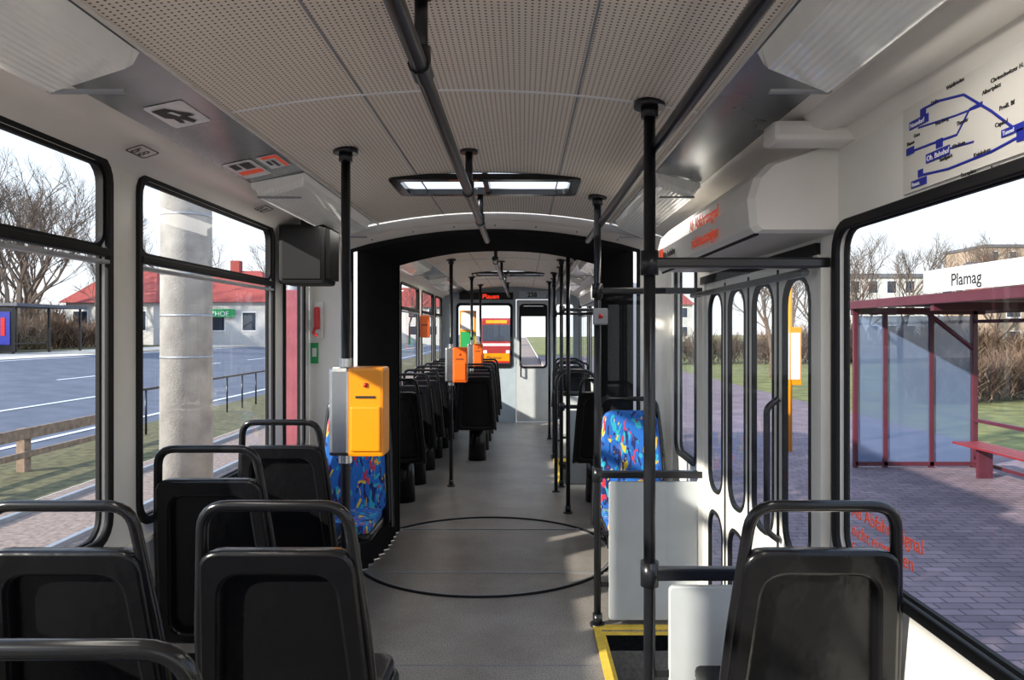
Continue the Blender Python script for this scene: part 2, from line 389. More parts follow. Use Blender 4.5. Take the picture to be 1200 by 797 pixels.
# heater ducts
box('trim_heater_duct',XL,XL+.10,-1.45,3.45,0.0,.17,M['galv'],wl,bevel=.01)
box('trim_heater_duct',XR-.09,XR,-1.45,2.05,0.0,.17,M['galv'],wr,bevel=.01)
box('trim_sill',XL,XL+.02,-1.45,4.2,.735,.755,M['white'],wl,bevel=.005)

# bulkheads
def arch(x0,x1,ze,zm,n=16):
    return [(x1+(x0-x1)*i/n, ze+(zm-ze)*(1-((2*i/n-1)**2))) for i in range(n+1)]
def section():
    pts=[(XL,0),(XR,0),(XR,1.95),(0.84,1.99),(0.71,2.02)]+[(CX+.68-1.36*i/16,zceil(CX+.68-1.36*i/16)+.005) for i in range(17)]+[(-1.07,2.02),(-1.21,1.99),(XL,1.95)]
    return pts
def bulk_pts(x0,x1,ze,zm):
    s=section()
    return [(XL,0),(x0,0)]+[(x0,1.3)]+list(reversed(arch(x0,x1,ze,zm)))+[(x1,0),(XR,0)]+s[2:]
for i,y in enumerate((4.28,5.22)):
    g=grp('wall_bulkhead' ,(CX,y,1))
    plate('panel',bulk_pts(-1.0,0.68,1.90,2.015),[],.05,(0,y,0),EX,EZ,M['white'],g)
    pts=[(-1.0,y-.03,0.0)]+[(p[0],y-.03,p[1]) for p in reversed(arch(-1.0,.68,1.90,2.015))]+[(.68,y-.03,0.0)]
    tube('rubber_edge',pts,.014,M['rubber'],g)
    if i==0:
        tube('arch_moulding',[(p[0],y-.027,p[1]) for p in arch(-1.04,.72,1.965,2.075)],.008,M['cove'],g)
        for k in range(7):
            t=(k+.5)/7; x=-1.0+1.68*t; z=1.935+.115*(1-(2*t-1)**2)
            cyl_=bmesh.new(); bmesh.ops.create_cone(cyl_,cap_ends=True,segments=10,radius1=.006,radius2=.004,depth=.004)
            bmesh.ops.rotate(cyl_,verts=cyl_.verts,matrix=Matrix.Rotation(math.pi/2,3,'X')); bmesh.ops.translate(cyl_,verts=cyl_.verts,vec=(x,y-.027,z))
            me=bpy.data.meshes.new('s'); cyl_.to_mesh(me); cyl_.free(); link('screw',me,g,M['galv'])
# bellows
g=grp('articulation_bellows',(CX,4.75,1))
vs=[];fs=[];N=18
for j in range(N+1):
    y=4.31+(5.19-4.31)*j/N; o=0.0 if j%2 else .05
    t=1-abs(2*j/N-1); inn=.03*t+.05*(j/N)
    x0,x1=-.93-o+inn,.61+o-inn; ze,zm=1.89+o*.4,2.0+o*.4
    prof=[(x0,0.005),(x0,.5),(x0,1.0),(x0,1.5)]+list(reversed(arch(x0,x1,ze,zm)))+[(x1,1.5),(x1,1.0),(x1,.5),(x1,0.005)]
    vs+=[(p[0],y,p[1]) for p in prof]
n=len(prof)
for j in range(N):
    for i in range(n-1): fs.append((j*n+i,j*n+i+1,(j+1)*n+i+1,(j+1)*n+i))
me=bpy.data.meshes.new('folds'); me.from_pydata(vs,[],fs); link('folds',me,g,M['bellows'])
for sx in (-.875,.555):
    box('exit_flap',sx-.12 if sx<0 else sx,sx if sx<0 else sx+.12,5.175,5.19,0,1.9,M['bellows'],g)

# rear wall behind camera
g=grp('wall_back',(CX,-1.5,1))
plate('panel',section(),[rr(-1.0,.7,.75,1.85,.08)],.05,(0,-1.5,0),EX,EZ,M['white'],g)
plate('pane',rr(-1.02,.68,.77,1.87,.08),[],.0,(0,-1.5,0),EX,EZ,M['glass'],g)

# end wall
YE=11.43
g=grp('wall_front',(CX,YE,1))
sec=section()
plate('panel',[(XL,0),(-.10,0),(-.10,1.93),(.45,1.93),(.45,0),(XR,0)]+sec[2:],[rr(-1.02,.87,-.17,1.85,.05),rr(.54,.87,.80,1.85,.04)],.05,(0,YE,0),EX,EZ,M['lightblue'],g)
plate('left_pane',rr(-1.03,.86,-.16,1.86,.05),[],.0,(0,YE,0),EX,EZ,M['glass'],g)
plate('right_pane',rr(.53,.86,.81,1.86,.04),[],.0,(0,YE,0),EX,EZ,M['glass'],g)
plate('left_gasket',rr(-1.04,.85,-.15,1.87,.06),[rr(-1.0,.89,-.19,1.83,.04)],.02,(0,YE-.03,0),EX,EZ,M['rubber'],g)
g=grp('door_cab',(.17,YE-.04,1))
plate('leaf',rr(-.09,.01,.44,1.92,.02),[rr(-.03,.86,.38,1.84,.05)],.03,(0,YE-.02,0),EX,EZ,M['panelgrey'],g)
plate('gasket',rr(-.045,.845,.395,1.855,.06),[rr(-.015,.875,.365,1.825,.045)],.05,(0,YE-.02,0),EX,EZ,M['rubber'],g)
plate('pane',rr(-.04,.85,.39,1.85,.05),[],.0,(0,YE-.02,0),EX,EZ,M['glass'],g)
tube('handle',[(-.02,YE-.05,.95),(-.02,YE-.09,.95),(-.02,YE-.09,.72),(-.02,YE-.05,.72)],.012,M['pole'],g,r=.02)
box('sunblind',-.02,.37,YE-.06,YE-.04,1.66,1.82,M['rubber'],g)
g=grp('advertising_poster',(-.8,YE-.03,1.5))
box('poster_sheet',-.98,-.72,YE-.045,YE-.04,1.15,1.75,M['yellow'],g)
box('poster_green_field',-.97,-.75,YE-.048,YE-.045,1.18,1.42,M['green'],g)
box('poster_white_field',-.96,-.76,YE-.048,YE-.045,1.45,1.72,M['paper'],g)
g=grp('advertising_poster',(-.3,YE-.03,1.1))
box('poster_sheet',-.60,-.20,YE-.045,YE-.04,.93,1.08,M['yellow'],g)
box('poster_red_bar',-.60,-.20,YE-.047,YE-.045,.93,.96,M['red'],g)
text('poster_lettering','Plauener',.07,(-.56,YE-.047,.99),EX,EZ,M['ink'],g)
g=grp('destination_display',(-.55,YE-.1,1.97))
box('casing',-.98,-.14,YE-.16,YE-.03,1.92,2.03,M['black'],g,bevel=.01)
text('led_text','Plauen',.10,(-.62,YE-.163,1.935),EX,EZ,M['redled'],g)
g=grp('number_plate',(.17,YE-.08,2.0))
box('plate',-.06,.42,YE-.09,YE-.03,1.945,2.055,M['lightblue'],g,bevel=.005)
text('number','238',.10,(.08,YE-.093,1.962),EX,EZ,M['ink'],g,bold=.003)

# ------------------------------------------------------------------ folding doors
def folding_door(a,b,idx):
    g=grp('door_%d'%idx,(XR,(a+b)/2,.7))
    n=4; w=(b-a)/n; xd=XR+.006
    for i in range(n):
        y0=a+i*w+.006; y1=a+(i+1)*w-.006
        plate('leaf_%d'%(i+1),rr(y0,-.33,y1,1.655,.008,2),[rr(y0+.045,.70,y1-.045,1.60,.085),rr(y0+.045,-.18,y1-.045,.60,.085)],.010,(xd,0,0),EY,EZ,M['white'],g)
        for z0,z1 in ((.70,1.60),(-.18,.60)):
            plate('gasket',rr(y0+.036,z0-.009,y1-.036,z1+.009,.095),[rr(y0+.052,z0+.007,y1-.052,z1-.007,.079)],.016,(xd,0,0),EY,EZ,M['rubber'],g)
            plate('pane',rr(y0+.05,z0-.0,y1-.05,z1+.0,.075),[],.0,(xd,0,0),EY,EZ,M['glass'],g)
    for i in range(1,n):
        box('hinge_strip',xd-.010,xd+.012,a+i*w-.004,a+i*w+.004,-.3,1.64,M['rubber'],g)
    tube('grab_bar',[(XR-.01,a+w*.9,1.2),(XR-.05,a+w*.9,1.17),(XR-.05,a+w*.9,.75),(XR-.01,a+w*.9,.72)],.011,M['pole'],g,r=.02)
    box('frame_top',XR-.015,XR+.03,a-.03,b+.06,1.655,1.69,M['rubber'],g)
    box('frame_near',XR-.01,XR+.03,a-.03,a,-.35,1.66,M['white'],g)
    box('frame_far',XR-.01,XR+.03,b,b+.06,-.35,1.66,M['white'],g)
folding_door(*D1,1); folding_door(*D2,2)
def door_cover(y0,y1,txt):
    g=grp('door_mechanism_cover',(.75,(y0+y1)/2,1.8))
    prof=[(.88,1.705),(.655,1.705),(.64,1.72),(.632,1.80),(.65,1.86),(.69,1.90),(.88,1.965)]
    vs=[];fs=[];n=len(prof)
    ys=[(y0,0.93),(y0+.02,1),(y1-.02,1),(y1,.93)]
    for y,s in ys:
        for p in prof: vs.append((.88+(p[0]-.88)*s,y,1.82+(p[1]-1.82)*s))
    for j in range(3):
        for i in range(n): fs.append((j*n+i,j*n+(i+1)%n,(j+1)*n+(i+1)%n,(j+1)*n+i))
    fs.append(tuple(range(n))); fs.append(tuple(reversed(range(3*n,4*n))))
    me=bpy.data.meshes.new('c'); me.from_pydata(vs,[],fs)
    link('casing',me,g,M['white'])
    tube('trim_bottom',[(.66,y0+.02,1.704),(.66,y1-.02,1.704)],.006,M['rubber'],g)
    if txt:
        text('warning_line1','Ab Abfahrtssignal',.056,(.628,y0+.70,1.80),-EY,EZ,M['redtext'],g,bold=.001)
        text('warning_line2','nicht aussteigen',.056,(.630,y0+.68,1.736),-EY,EZ,M['redtext'],g,bold=.001)
        text('hold_tight_text','Bitte festhalten',.040,(.630,y0+1.22,1.752),-EY,EZ,M['ink'],g,bold=.001)
        box('red_pictogram',.628,.632,y0+1.24,y0+1.31,1.745,1.80,M['redtext'],g)
door_cover(2.02,3.42,True); door_cover(6.7,8.1,False)
# light rail above right window
g=grp('trim_cove_ridge',(.8,.4,1.98))
surf('ridge',[(.74,2.005),(.76,1.965),(.80,1.955),(.88,1.975)],-1.4,1.92,M['cove'],g,smooth=True)
vs=[(.74,1.92,2.005),(.76,1.92,1.965),(.80,1.92,1.955),(.88,1.92,1.975),(.88,1.92,2.0)]
me=bpy.data.meshes.new('cap'); me.from_pydata(vs,[],[(0,1,2,3,4)]); link('end_cap',me,g,M['cove'])
g=grp('trim_corner_block',(.8,2.0,1.98))
box('block',.66,.88,1.90,2.0,1.93,1.985,M['white'],g,bevel=.015)

# ------------------------------------------------------------------ route map
g=grp('route_map',(XR,1.3,1.84))
def onwall(px,py,x=.872):
    Y=x*850/(px-612); return (x,Y,1.43-(py-388)*Y/850)
box('map_sheet',.8745,.879,.95,1.665,1.742,1.945,M['mapbg'],g)
def mapline(pts,w=.0032):
    P=[Vector(onwall(*p)) for p in pts]
    me=tube_me(P,w,0,1)
    for v in me.vertices: v.co.x=.874+(v.co.x-.872)*.2
    link('tram_line',me,g,M['blue'])
mapline([(1080,128),(1100,118),(1128,111),(1160,130),(1197,158)])
mapline([(1066,178),(1092,168),(1120,158),(1135,128),(1150,120)])
mapline([(1080,205),(1110,198),(1160,178),(1197,158)])
mapline([(1098,178),(1140,166)],.0025)
mapline([(1075,150),(1120,135),(1150,123)],.0025)
def maplabel(px,py,w,h,t=None):
    p=onwall(px,py)
    box('stop_label',.8722,.8748,p[1]-w/2,p[1]+w/2,p[2]-h/2,p[2]+h/2,M['blue'],g)
    if t: text('label_text',t,h*.8,(.872,p[1]+w/2-.004,p[2]-h*.3),-EY,EZ,M['paper'],g)
maplabel(1076,143,.075,.018,'Neundorf'); maplabel(1081,131,.02,.016); maplabel(1098,181,.085,.020,'Ob. Bahnhof'); maplabel(1100,168,.022,.018)
maplabel(1066,177,.03,.016); maplabel(1076,214,.06,.016,'Reusa'); maplabel(1078,203,.018,.016); maplabel(1186,152,.06,.014,'Tunnel'); 
maplabel(1195,158,.018,.022)
for (px,py,t) in ((1062,172,'Plauen'),(1108,106,'Waldfrieden'),(1150,112,'Albertplatz'),(1165,150,'Capitol'),(1120,148,'Theater'),(1070,162,'Gera'),(1140,185,'Knielohstr.'),(1100,190,'Stadtpark'),(1115,175,'Klinikum'),(1170,130,'Preiß. Bf'),(1090,124,'Diska'),(1160,98,'Chrieschwitzer H.'),(1095,148,'Wartberg'),(1125,208,'Sternplatz'),(1160,200,'Reusa')):
    p=onwall(px,py); text('stop_name',t,.012,(.8735,p[1],p[2]),-EY,EZ,M['ink'],g)
# small notices left
def slope_sticker(y0,y1,t0,t1,kind):
    A=Vector((-.845,0,2.06));B=Vector((-1.07,0,2.012)); d=(B-A)
    n=Vector((d.z,0,-d.x)).normalized(); 
    if n.z>0:n=-n
    g=grp('notice_sticker',((A+d*.5).x,(y0+y1)/2,2.03))
    def q(nm,a,b,c,e,off,m):
        v=[A+d*c+EY*a+n*off,A+d*c+EY*b+n*off,A+d*e+EY*b+n*off,A+d*e+EY*a+n*off]
        me=bpy.data.meshes.new(nm); me.from_pydata([tuple(k) for k in v],[],[(0,1,2,3)]); link(nm,me,g,m)
    def poly(nm,pts,off,m):
        v=[A+d*(t0+(t1-t0)*t)+EY*(y0+(y1-y0)*s)+n*off for s,t in pts]
        me=bpy.data.meshes.new(nm); me.from_pydata([tuple(k) for k in v],[],[tuple(range(len(v)))]); link(nm,me,g,m)
    L=y1-y0; T=t1-t0
    poly('sheet',rr(0,0,1,1,.08),.002,M['paper'])
    if kind==0:
        poly('pictogram_hand',[(.15,.9),(.15,.55),(.35,.4),(.5,.2),(.62,.15),(.6,.35),(.85,.3),(.9,.42),(.65,.55),(.85,.6),(.8,.7),(.6,.7),(.5,.85)],.004,M['ink'])
        poly('pictogram_gap',[(.3,.62),(.3,.5),(.5,.42),(.52,.5)],.005,M['paper'])
    elif kind==1:
        q('red_field',y0+.05*L,y0+.95*L,t0+.06*T,t0+.22*T,.004,M['redtext']); q('red_field',y0+.05*L,y0+.2*L,t0+.2*T,t0+.8*T,.004,M['redtext'])
        q('ink_field',y0+.35*L,y0+.85*L,t0+.4*T,t0+.55*T,.004,M['ink']); q('ink_field',y0+.35*L,y0+.7*L,t0+.65*T,t0+.8*T,.004,M['ink'])
    else:
        q('red_field',y0+.55*L,y0+.75*L,t0+.1*T,t0+.9*T,.004,M['redtext']); q('ink_field',y0+.1*L,y0+.45*L,t0+.15*T,t0+.5*T,.004,M['ink'])
        q('ink_field',y0+.1*L,y0+.4*L,t0+.6*T,t0+.85*T,.004,M['ink'])
slope_sticker(1.93,2.12,.28,.75,0); slope_sticker(2.55,2.72,.1,.42,1); slope_sticker(2.55,2.78,.50,.95,2)
def cove_sticker(y):
    g=grp('notice_sticker',(-1.17,y,1.97))
    o=Vector((-1.206,y,1.962)); v=(Vector((-1.15,0,1.995))-Vector((-1.21,0,1.975))).normalized()
    n=EY.cross(v)
    plate('ring',rr(-.02,-.0,.09,.055,.01),[rr(-.015,.004,.085,.051,.008)],.001,o+n*.003+Vector((0.02,0,.01)),EY,v,M['ink'],g)
    text('pictogram','b 8',.05,o+n*.003+Vector((.025,0,.012)),EY,v,M['ink'],g)
for y in (2.18,3.22): cove_sticker(y)

# ------------------------------------------------------------------ lamps
def lamp(side,y0,y1,energy=4.2):
    s = 1 if side=='R' else -1
    xa = .525 if side=='R' else -.855; xb = .70 if side=='R' else -1.065
    za,zb=2.055,2.014
    g=grp('ceiling_lamp',((xa+xb)/2,(y0+y1)/2,2.0))
    prof=[(xa,za-.003),(xa+s*.015,za-.05),(xb-s*.03,zb-.062),(xb,zb-.02),(xb,zb-.002)]
    vs=[];fs=[];n=len(prof)
    for y,ins in ((y0,.02),(y0+.03,0),(y1-.03,0),(y1,.02)):
        for k,p in enumerate(prof):
            vs.append((p[0],y,p[1]+(ins if k in (1,2) else 0)))
    for j in range(3):
        for i in range(n-1): fs.append((j*n+i,j*n+i+1,(j+1)*n+i+1,(j+1)*n+i))
    fs.append(tuple(range(n))); fs.append(tuple(range(3*n,4*n)))
    me=bpy.data.meshes.new('cover'); me.from_pydata(vs,[],fs); link('cover',me,g,M['lampcover'])
    for yy in (y0+.02,y1-.02): box('end_clip',min(xa,xb)+.02,max(xa,xb)-.02,yy-.008,yy+.008,1.955,1.962,M['galv'],g)
    ld=bpy.data.lights.new('fill_light','AREA'); ld.shape='RECTANGLE'; ld.size=.12; ld.size_y=(y1-y0)*.8; ld.energy=energy; ld.color=(1,.94,.85)  # added fill to brighten the interior; the ceiling lamps themselves are off
    lo=bpy.data.objects.new('fill_light',ld); lo.location=((xa+xb)/2,(y0+y1)/2-.05,1.94); lo.rotation_euler=(0,-.25*s,0); col.objects.link(lo)
    lo.parent=g; lo.matrix_parent_inverse=Matrix.Translation(Vector(g.location)).inverted()
for sd in 'LR':
    lamp(sd,.2,1.62,4.2); lamp(sd,2.85,4.1,1.8); lamp(sd,5.6,6.9,3.5); lamp(sd,8.3,9.6,2.5)

# ------------------------------------------------------------------ poles and rails
RZ=1.96
def pole(x,y,z0=0.0,top=True,r=.017):
    zt=zceil(min(max(x,CX-.68),CX+.68))
    g=grp('grab_pole',(x,y,1))
    cyl('tube',x,y,z0,zt,r,M['pole'],g)
    cyl('ceiling_flange',x,y,zt-.016,zt+.002,.045,M['pole'],g); cyl('flange_collar',x,y,zt-.045,zt-.01,.025,M['pole'],g)
    if z0==0: cyl('floor_flange',x,y,0.0,.014,.036,M['pole'],g); cyl('floor_collar',x,y,.01,.06,.023,M['pole'],g)
    return g
for x,y in ((.365,2.08),(.365,3.52),(-.645,2.65),(-.655,6.68),(.36,5.7),(.36,6.66),(.36,8.15),(.36,9.6),(-.62,8.9),(-.6,10.4)):
    pole(x,y)
def orail(x,y0,y1,brk):
    g=grp('overhead_handrail',(x,(y0+y1)/2,RZ))
    tube('rail',[(x,y0,RZ),(x,y1,RZ)],.0175,M['pole'],g)
    for y in brk:
        cyl('hanger',x,y,RZ,zceil(x),.014,M['pole'],g); cyl('hanger_flange',x,y,zceil(x)-.012,zceil(x)+.002,.035,M['pole'],g)
        tube('clamp',[(x,y-.035,RZ),(x,y+.035,RZ)],.0225,M['pole'],g)
        cyl('clamp_neck',x,y,RZ,RZ+.045,.02,M['pole'],g)
orail(-.205,-.6,4.25,(.3,1.47,2.79,3.55)); orail(.385,-.6,4.25,(.6,))
orail(-.205,5.3,11.2,(5.6,7.2,8.8,10.4)); orail(.385,5.3,11.2,(7.4,9.0))
def hoop(x0,x1,y,z=1.08):
    g=grp('hoop_handrail',((x0+x1)/2,y,.5))
    tube('hoop',[(x0,y,0),(x0,y,z),(x1,y,z),(x1,y,.0)],.016,M['pole'],g,r=.14)
    cyl('foot',x0,y,0,.012,.034,M['pole'],g); cyl('foot',x1,y,0,.012,.034,M['pole'],g)
hoop(.30,.66,6.45); hoop(.36,.70,8.3)

# partitions beside doors
def screen(y,x0=.365,x1=XR,near=True):
    g=grp('draught_screen',((x0+x1)/2,y,1))
    for z,h in ((1.625,.03),(.735,.035)):
        box('crossbar',x0,x1-.002,y-.018,y+.018,z-h/2,z+h/2,M['pole'],g,bevel=.006)
        cyl('clamp',x0,y,z-.035,z+.035,.026,M['pole'],g)
    box('wall_post',x1-.03,x1-.002,y-.015,y+.015,.05,1.62,M['white'],g)
    plate('glass',rr(x0+.045,.76,x1-.03,1.60,.02),[],.0,(0,y,0),EX,EZ,M['glass'],g)
    plate('lower_panel',rr(x0+.055,.03,x1-.005,.70,.015),[],.02,(0,y,0),EX,EZ,M['panelgrey'],g,bevel=.003)
    for z in (.45,.2): box('panel_bracket',x0,x0+.06,y-.006,y+.006,z-.01,z+.01,M['pole'],g)
screen(2.08); screen(3.52); screen(6.66); screen(8.15)
g=grp('door_header_rail',(.87,2.8,1.63)); 
tube('rail',[(XR-.06,2.1,1.60),(XR-.06,3.5,1.60)],.012,M['pole'],g)

# ------------------------------------------------------------------ seats
SH=-.19
def shear(me):
    for v in me.vertices: v.co.y += SH*(v.co.z-.45)
    return me
def trap(z0,z1,w0,w1,r,seg=5):
    pts=[(-w0,z0),(w0,z0),(w1,z1),(-w1,z1)]
    out=[]
    for i in range(4):
        p0=Vector(pts[i-1]);p=Vector(pts[i]);p1=Vector(pts[(i+1)%4])
        a=p+(p0-p).normalized()*r;b=p+(p1-p).normalized()*r
        for k in range(seg+1):
            t=k/seg; q=a*(1-t)**2+p*2*t*(1-t)+b*t*t; out.append((q.x,q.y))
    return out
S={}
S['handle_loop']=(shear(tube_me([(-.212,.0,.36),(-.188,0,.75),(-.158,0,1.045),(.158,0,1.045),(.188,0,.75),(.212,0,.36)],.0135,.055)),'blackglossy')
S['back_rim']=(shear(plate_me(trap(.36,.945,.213,.172,.05),[trap(.40,.885,.165,.125,.05)],.045,(0,0,0),EX,EZ,.010)),'black')
S['back_panel']=(shear(plate_me(trap(.38,.92,.19,.16,.04),[],.012,(0,.012,0),EX,EZ,.003)),'black')
S['back_cushion']=(shear(plate_me(trap(.44,.90,.180,.150,.06,8),[],.04,(0,.042,0),EX,EZ,.014)),'fabric')
tall=shear(plate_me(trap(.44,.985,.185,.150,.07,8),[],.05,(0,.047,0),EX,EZ,.015)); tall.materials.clear(); tall.materials.append(M['fabric'])
def pad(z0,z1,grow,y0,y1):
    return plate_me(trap(y0,y1,.178+grow,.178+grow,.06),[],z1-z0,(0,0,(z0+z1)/2),EX,EY,.014)
S['seat_shell']=(pad(.395,.435,.008,.05,.46),'black')
S['seat_cushion']=(pad(.432,.475,-.006,.06,.455),'black')
bluepad=pad(.432,.475,-.002,.06,.455); bluepad.materials.clear(); bluepad.materials.append(M['fabric'])
def pedestal():
    bm=bmesh.new()
    bmesh.ops.create_cone(bm,cap_ends=True,segments=20,radius1=.10,radius2=.085,depth=.40)
    bmesh.ops.translate(bm,verts=bm.verts,vec=(0,.25,.2))
    me=bpy.data.meshes.new('p'); bm.to_mesh(me); bm.free()
    for p in me.polygons: p.use_smooth=len(p.vertices)==4
    return me
S['pedestal']=(pedestal(),'black')
for k,(me,mn) in S.items():
    me.name='seat_'+k; me.materials.clear(); me.materials.append(M[mn])
def seat(x,ytop,face=1):
    e=grp('passenger_seat',(x,ytop+(.11 if face==1 else -.11),0),0 if face==1 else math.pi)
    for k,(me,mn) in S.items():
        if k=='back_cushion' and face==-1: me=tall
        if k=='seat_cushion' and face==-1: me=bluepad
        o=bpy.data.objects.new(k,me); col.objects.link(o); o.parent=e
for x,y in ((-1.02,1.6),(-.545,1.6),(-1.03,2.37),(-1.02,3.06),(-1.02,.9),(-.565,.88),(.665,1.6)): seat(x,y)
seat(-.925,4.1,-1); seat(.60,4.12,-1)
for i in range(7): seat(-1.0,5.75+.7*i)
for y in (7.7,8.4,9.1,9.8): seat(-.50,y)
for y in (5.75,8.7,9.4,10.1): seat(.63,y)

# ------------------------------------------------------------------ validators
def validator(x,y,z,m,s=1.0):
    g=grp('ticket_validator',(x+.1,y,z))
    w,h,d=.13*s,.32*s,.12*s
    x0=x+.02
    box('body',x0,x0+w,y-d/2,y+d/2,z-h/2,z+h/2,m,g,bevel=.012)
    box('face_step',x0+.012,x0+w-.012,y-d/2-.008,y-d/2+.01,z-h/2+.02,z+.02,m,g,bevel=.006)
    box('ticket_slot',x0+.03,x0+w-.03,y-d/2-.003,y-d/2+.01,z+.05,z+.058,M['ink'],g)
    cyl('status_lamp',x0+w/2,y-d/2-.001,z+.09,z+.105,.007,M['red'],g)
    box('mount_plate',x-.05,x+.03,y-d/2+.005,y+d/2-.005,z-h*.5,z+h*.5,M['steel'],g,bevel=.015)
    tube('mount_clamp',[(x,y,z-.19),(x,y,z-.14)],.027,M['steel'],g); tube('mount_clamp',[(x,y,z+.14),(x,y,z+.19)],.027,M['steel'],g)
validator(-.645,2.65,1.14,M['yellow']); validator(-.655,6.68,1.12,M['orange']); validator(-.62,8.9,1.13,M['orange'],.9)
g=grp('ticket_validator',(XL+.08,9.0,1.5)); box('body',XL+.01,XL+.12,8.8,8.9,1.35,1.62,M['orange'],g,bevel=.012); box('ticket_slot',XL+.03,XL+.1,8.795,8.8,1.5,1.51,M['ink'],g)
# monitor
g=grp('passenger_monitor',(-1.1,3.7,1.83))
box('casing',-1.22,-.985,3.62,3.84,1.665,1.965,M['rubber'],g,bevel=.018)
box('screen_face',-1.20,-1.005,3.612,3.622,1.69,1.945,M['rubber'],g,bevel=.003)
box('bracket',-1.13,-1.08,3.70,3.76,1.95,2.0,M['pole'],g)
box('front_flange',-.995,-.965,3.64,3.82,1.69,1.95,M['rubber'],g,bevel=.004)
# emergency handle & signs on bulkhead
g=grp('emergency_handle',(-1.19,4.22,1.5))
box('base',-1.215,-1.165,4.225,4.252,1.39,1.60,M['paper'],g,bevel=.006)
box('lever',-1.205,-1.175,4.19,4.226,1.44,1.57,M['red'],g,bevel=.01)
tube('grip',[(-1.20,4.20,1.45),(-1.20,4.17,1.42),(-1.18,4.17,1.40)],.009,M['red'],g)
g=grp('exit_sign',(-1.2,4.25,1.3)); box('sign',-1.24,-1.195,4.248,4.252,1.24,1.36,M['green'],g)
box('sign_arrow',-1.23,-1.205,4.246,4.248,1.28,1.33,M['paper'],g)
g=grp('door_button',(.9,4.25,1.2)); box('body',.72,.77,4.23,4.255,1.1,1.2,M['red'],g,bevel=.005)
g=grp('stop_button',(.365,3.5,1.5)); box('body',.34,.41,3.47,3.50,1.46,1.54,M['galv'],g,bevel=.008); cyl('button',.375,3.468,1.49,1.51,.01,M['red'],g)
g=grp('wheel_arch_box',(.7,1.15,.3)); box('body',.60,.775,.95,1.20,0,.80,M['white'],g,bevel=.04)
box('lid',.59,.78,.94,1.21,.79,.825,M['white'],g,bevel=.012)

# ------------------------------------------------------------------ outside
g=grp('ground',(0,50,-1))
def sl(d): return -.85+.07*(d-9.3)
surf('trackbed',[(1.3,-.86),(-6.6,-.86)],-30,260,M['ballast'],g)
surf('verge',[(-6.6,-.855),(-9.3,-.85)],-30,260,M['grassL'],g)
surf('road',[(-9.3,-.85),(-23.5,sl(23.5))],-30,260,M['asphalt'],g)
surf('sidewalk',[(-23.5,sl(23.5)+.1),(-26.5,sl(23.5)+.15)],-30,260,M['concrete'],g)
surf('far_field',[(-26.5,sl(23.5)+.15),(-60,.6),(-200,2)],-30,260,M['grassL'],g)
surf('platform',[(1.3,-.64),(8.3,-.64)],-20,60,M['paving'],g)
surf('platform_edge',[(1.3,-.64),(1.3,-.9)],-20,60,M['concrete'],g)
surf('lawn',[(8.3,-.65),(30,-.5),(200,1.2)],-30,260,M['grassR'],g)
surf('lawn_ahead',[(1.3,-.68),(8.3,-.66)],60,260,M['grassR'],g)
for d,dash in ((13.0,False),(16.6,True),(9.8,False),(22.8,False)):
    if dash:
        for k in range(20): surf('lane_dash',[(-d,sl(d)+.012),(-d-.14,sl(d+.14)+.012)],-10+9*k,-5+9*k,M['roadpaint'],g)
    else: surf('lane_line',[(-d,sl(d)+.012),(-d-.14,sl(d+.14)+.012)],-30,200,M['roadpaint'],g)
g=grp('rail_track',(-5.5,20,-.8))
for x in (-4.9,-6.2): box('rail',x-.035,x+.035,-30,150,-.86,-.80,M['galv'],g)
g=grp('concrete_mast',(-2.87,6.2,2))
cyl('shaft',-2.87,6.2,-.86,8,.215,M['concrete'],g,r2=.18,seg=32)
for z in (1.2,1.55,1.9,2.4): cyl('band',-2.87,6.2,z,z+.02,.214-.004*z,M['galv'],g,seg=32)
g=grp('advertising_banner',(-1.78,5.6,.8))
box('panel',-1.86,-1.70,5.6,5.64,-.2,1.75,M['pinkred'],g,bevel=.01); cyl('post',-1.78,5.66,-.86,1.8,.03,M['galv'],g)
g=grp('wooden_guardrail',(-8.1,8,-.4))
for k in range(8):
    y=-2+2.3*k; box('post',-8.18,-8.04,y-.08,y+.08,-.86,-.15,M['wood'],g,bevel=.01)
box('upper_beam',-8.06,-8.0,-3,15,-.32,-.14,M['wood'],g,bevel=.01); box('lower_beam',-8.06,-8.0,-3,15,-.62,-.52,M['wood'],g,bevel=.01)
g=grp('street_railing',(-8.2,24,-.4))
for k in range(24): cyl('post',-8.3,16+k*1.1,-.86,.15,.025,M['pole'],g,seg=8)
box('top_bar',-8.33,-8.27,15.9,41.5,.12,.17,M['pole'],g)
# left bus shelter
def shelter_left():
    x0,x1,y0,y1=-27.4,-25.6,36.5,42; z=sl(23.5)+.15
    g=grp('bus_shelter',((x0+x1)/2,(y0+y1)/2,z+1))
    for x in (x0,x1):
        for y in (y0,(y0+y1)/2,y1): box('post',x-.05,x+.05,y-.05,y+.05,z,z+2.4,M['pole'],g)
    box('roof',x0-.2,x1+.3,y0-.2,y1+.2,z+2.4,z+2.55,M['roofgrey'],g)
    for yy in (y0,(y0+y1)/2): plate('back_glass',rr(yy+.1,z+.2,yy+2.6,z+2.3,.01,1),[],0,(x0,0,0),EY,EZ,M['glass'],g)
    plate('side_glass',rr(x0+.05,z+.2,x1-.05,z+2.3,.01,1),[],0,(0,y1,0),EX,EZ,M['glass'],g)
    box('bench',x0+.1,x0+.5,y0+.5,y1-.5,z+.42,z+.48,M['pole'],g)
    g=grp('poster_case',(x1,y0-.1,z+1))
    box('frame',x0+.5,x1+.2,y0-.35,y0-.15,z+.1,z+2.3,M['pole'],g)
    box('poster',x0+.62,x1+.08,y0-.38,y0-.35,z+.45,z+2.1,M['blue'],g)
    for i in range(3): box('bottle',x0+.78+i*.33,x0+.98+i*.33,y0-.40,y0-.38,z+.9,z+1.8,M['red'],g)
shelter_left()
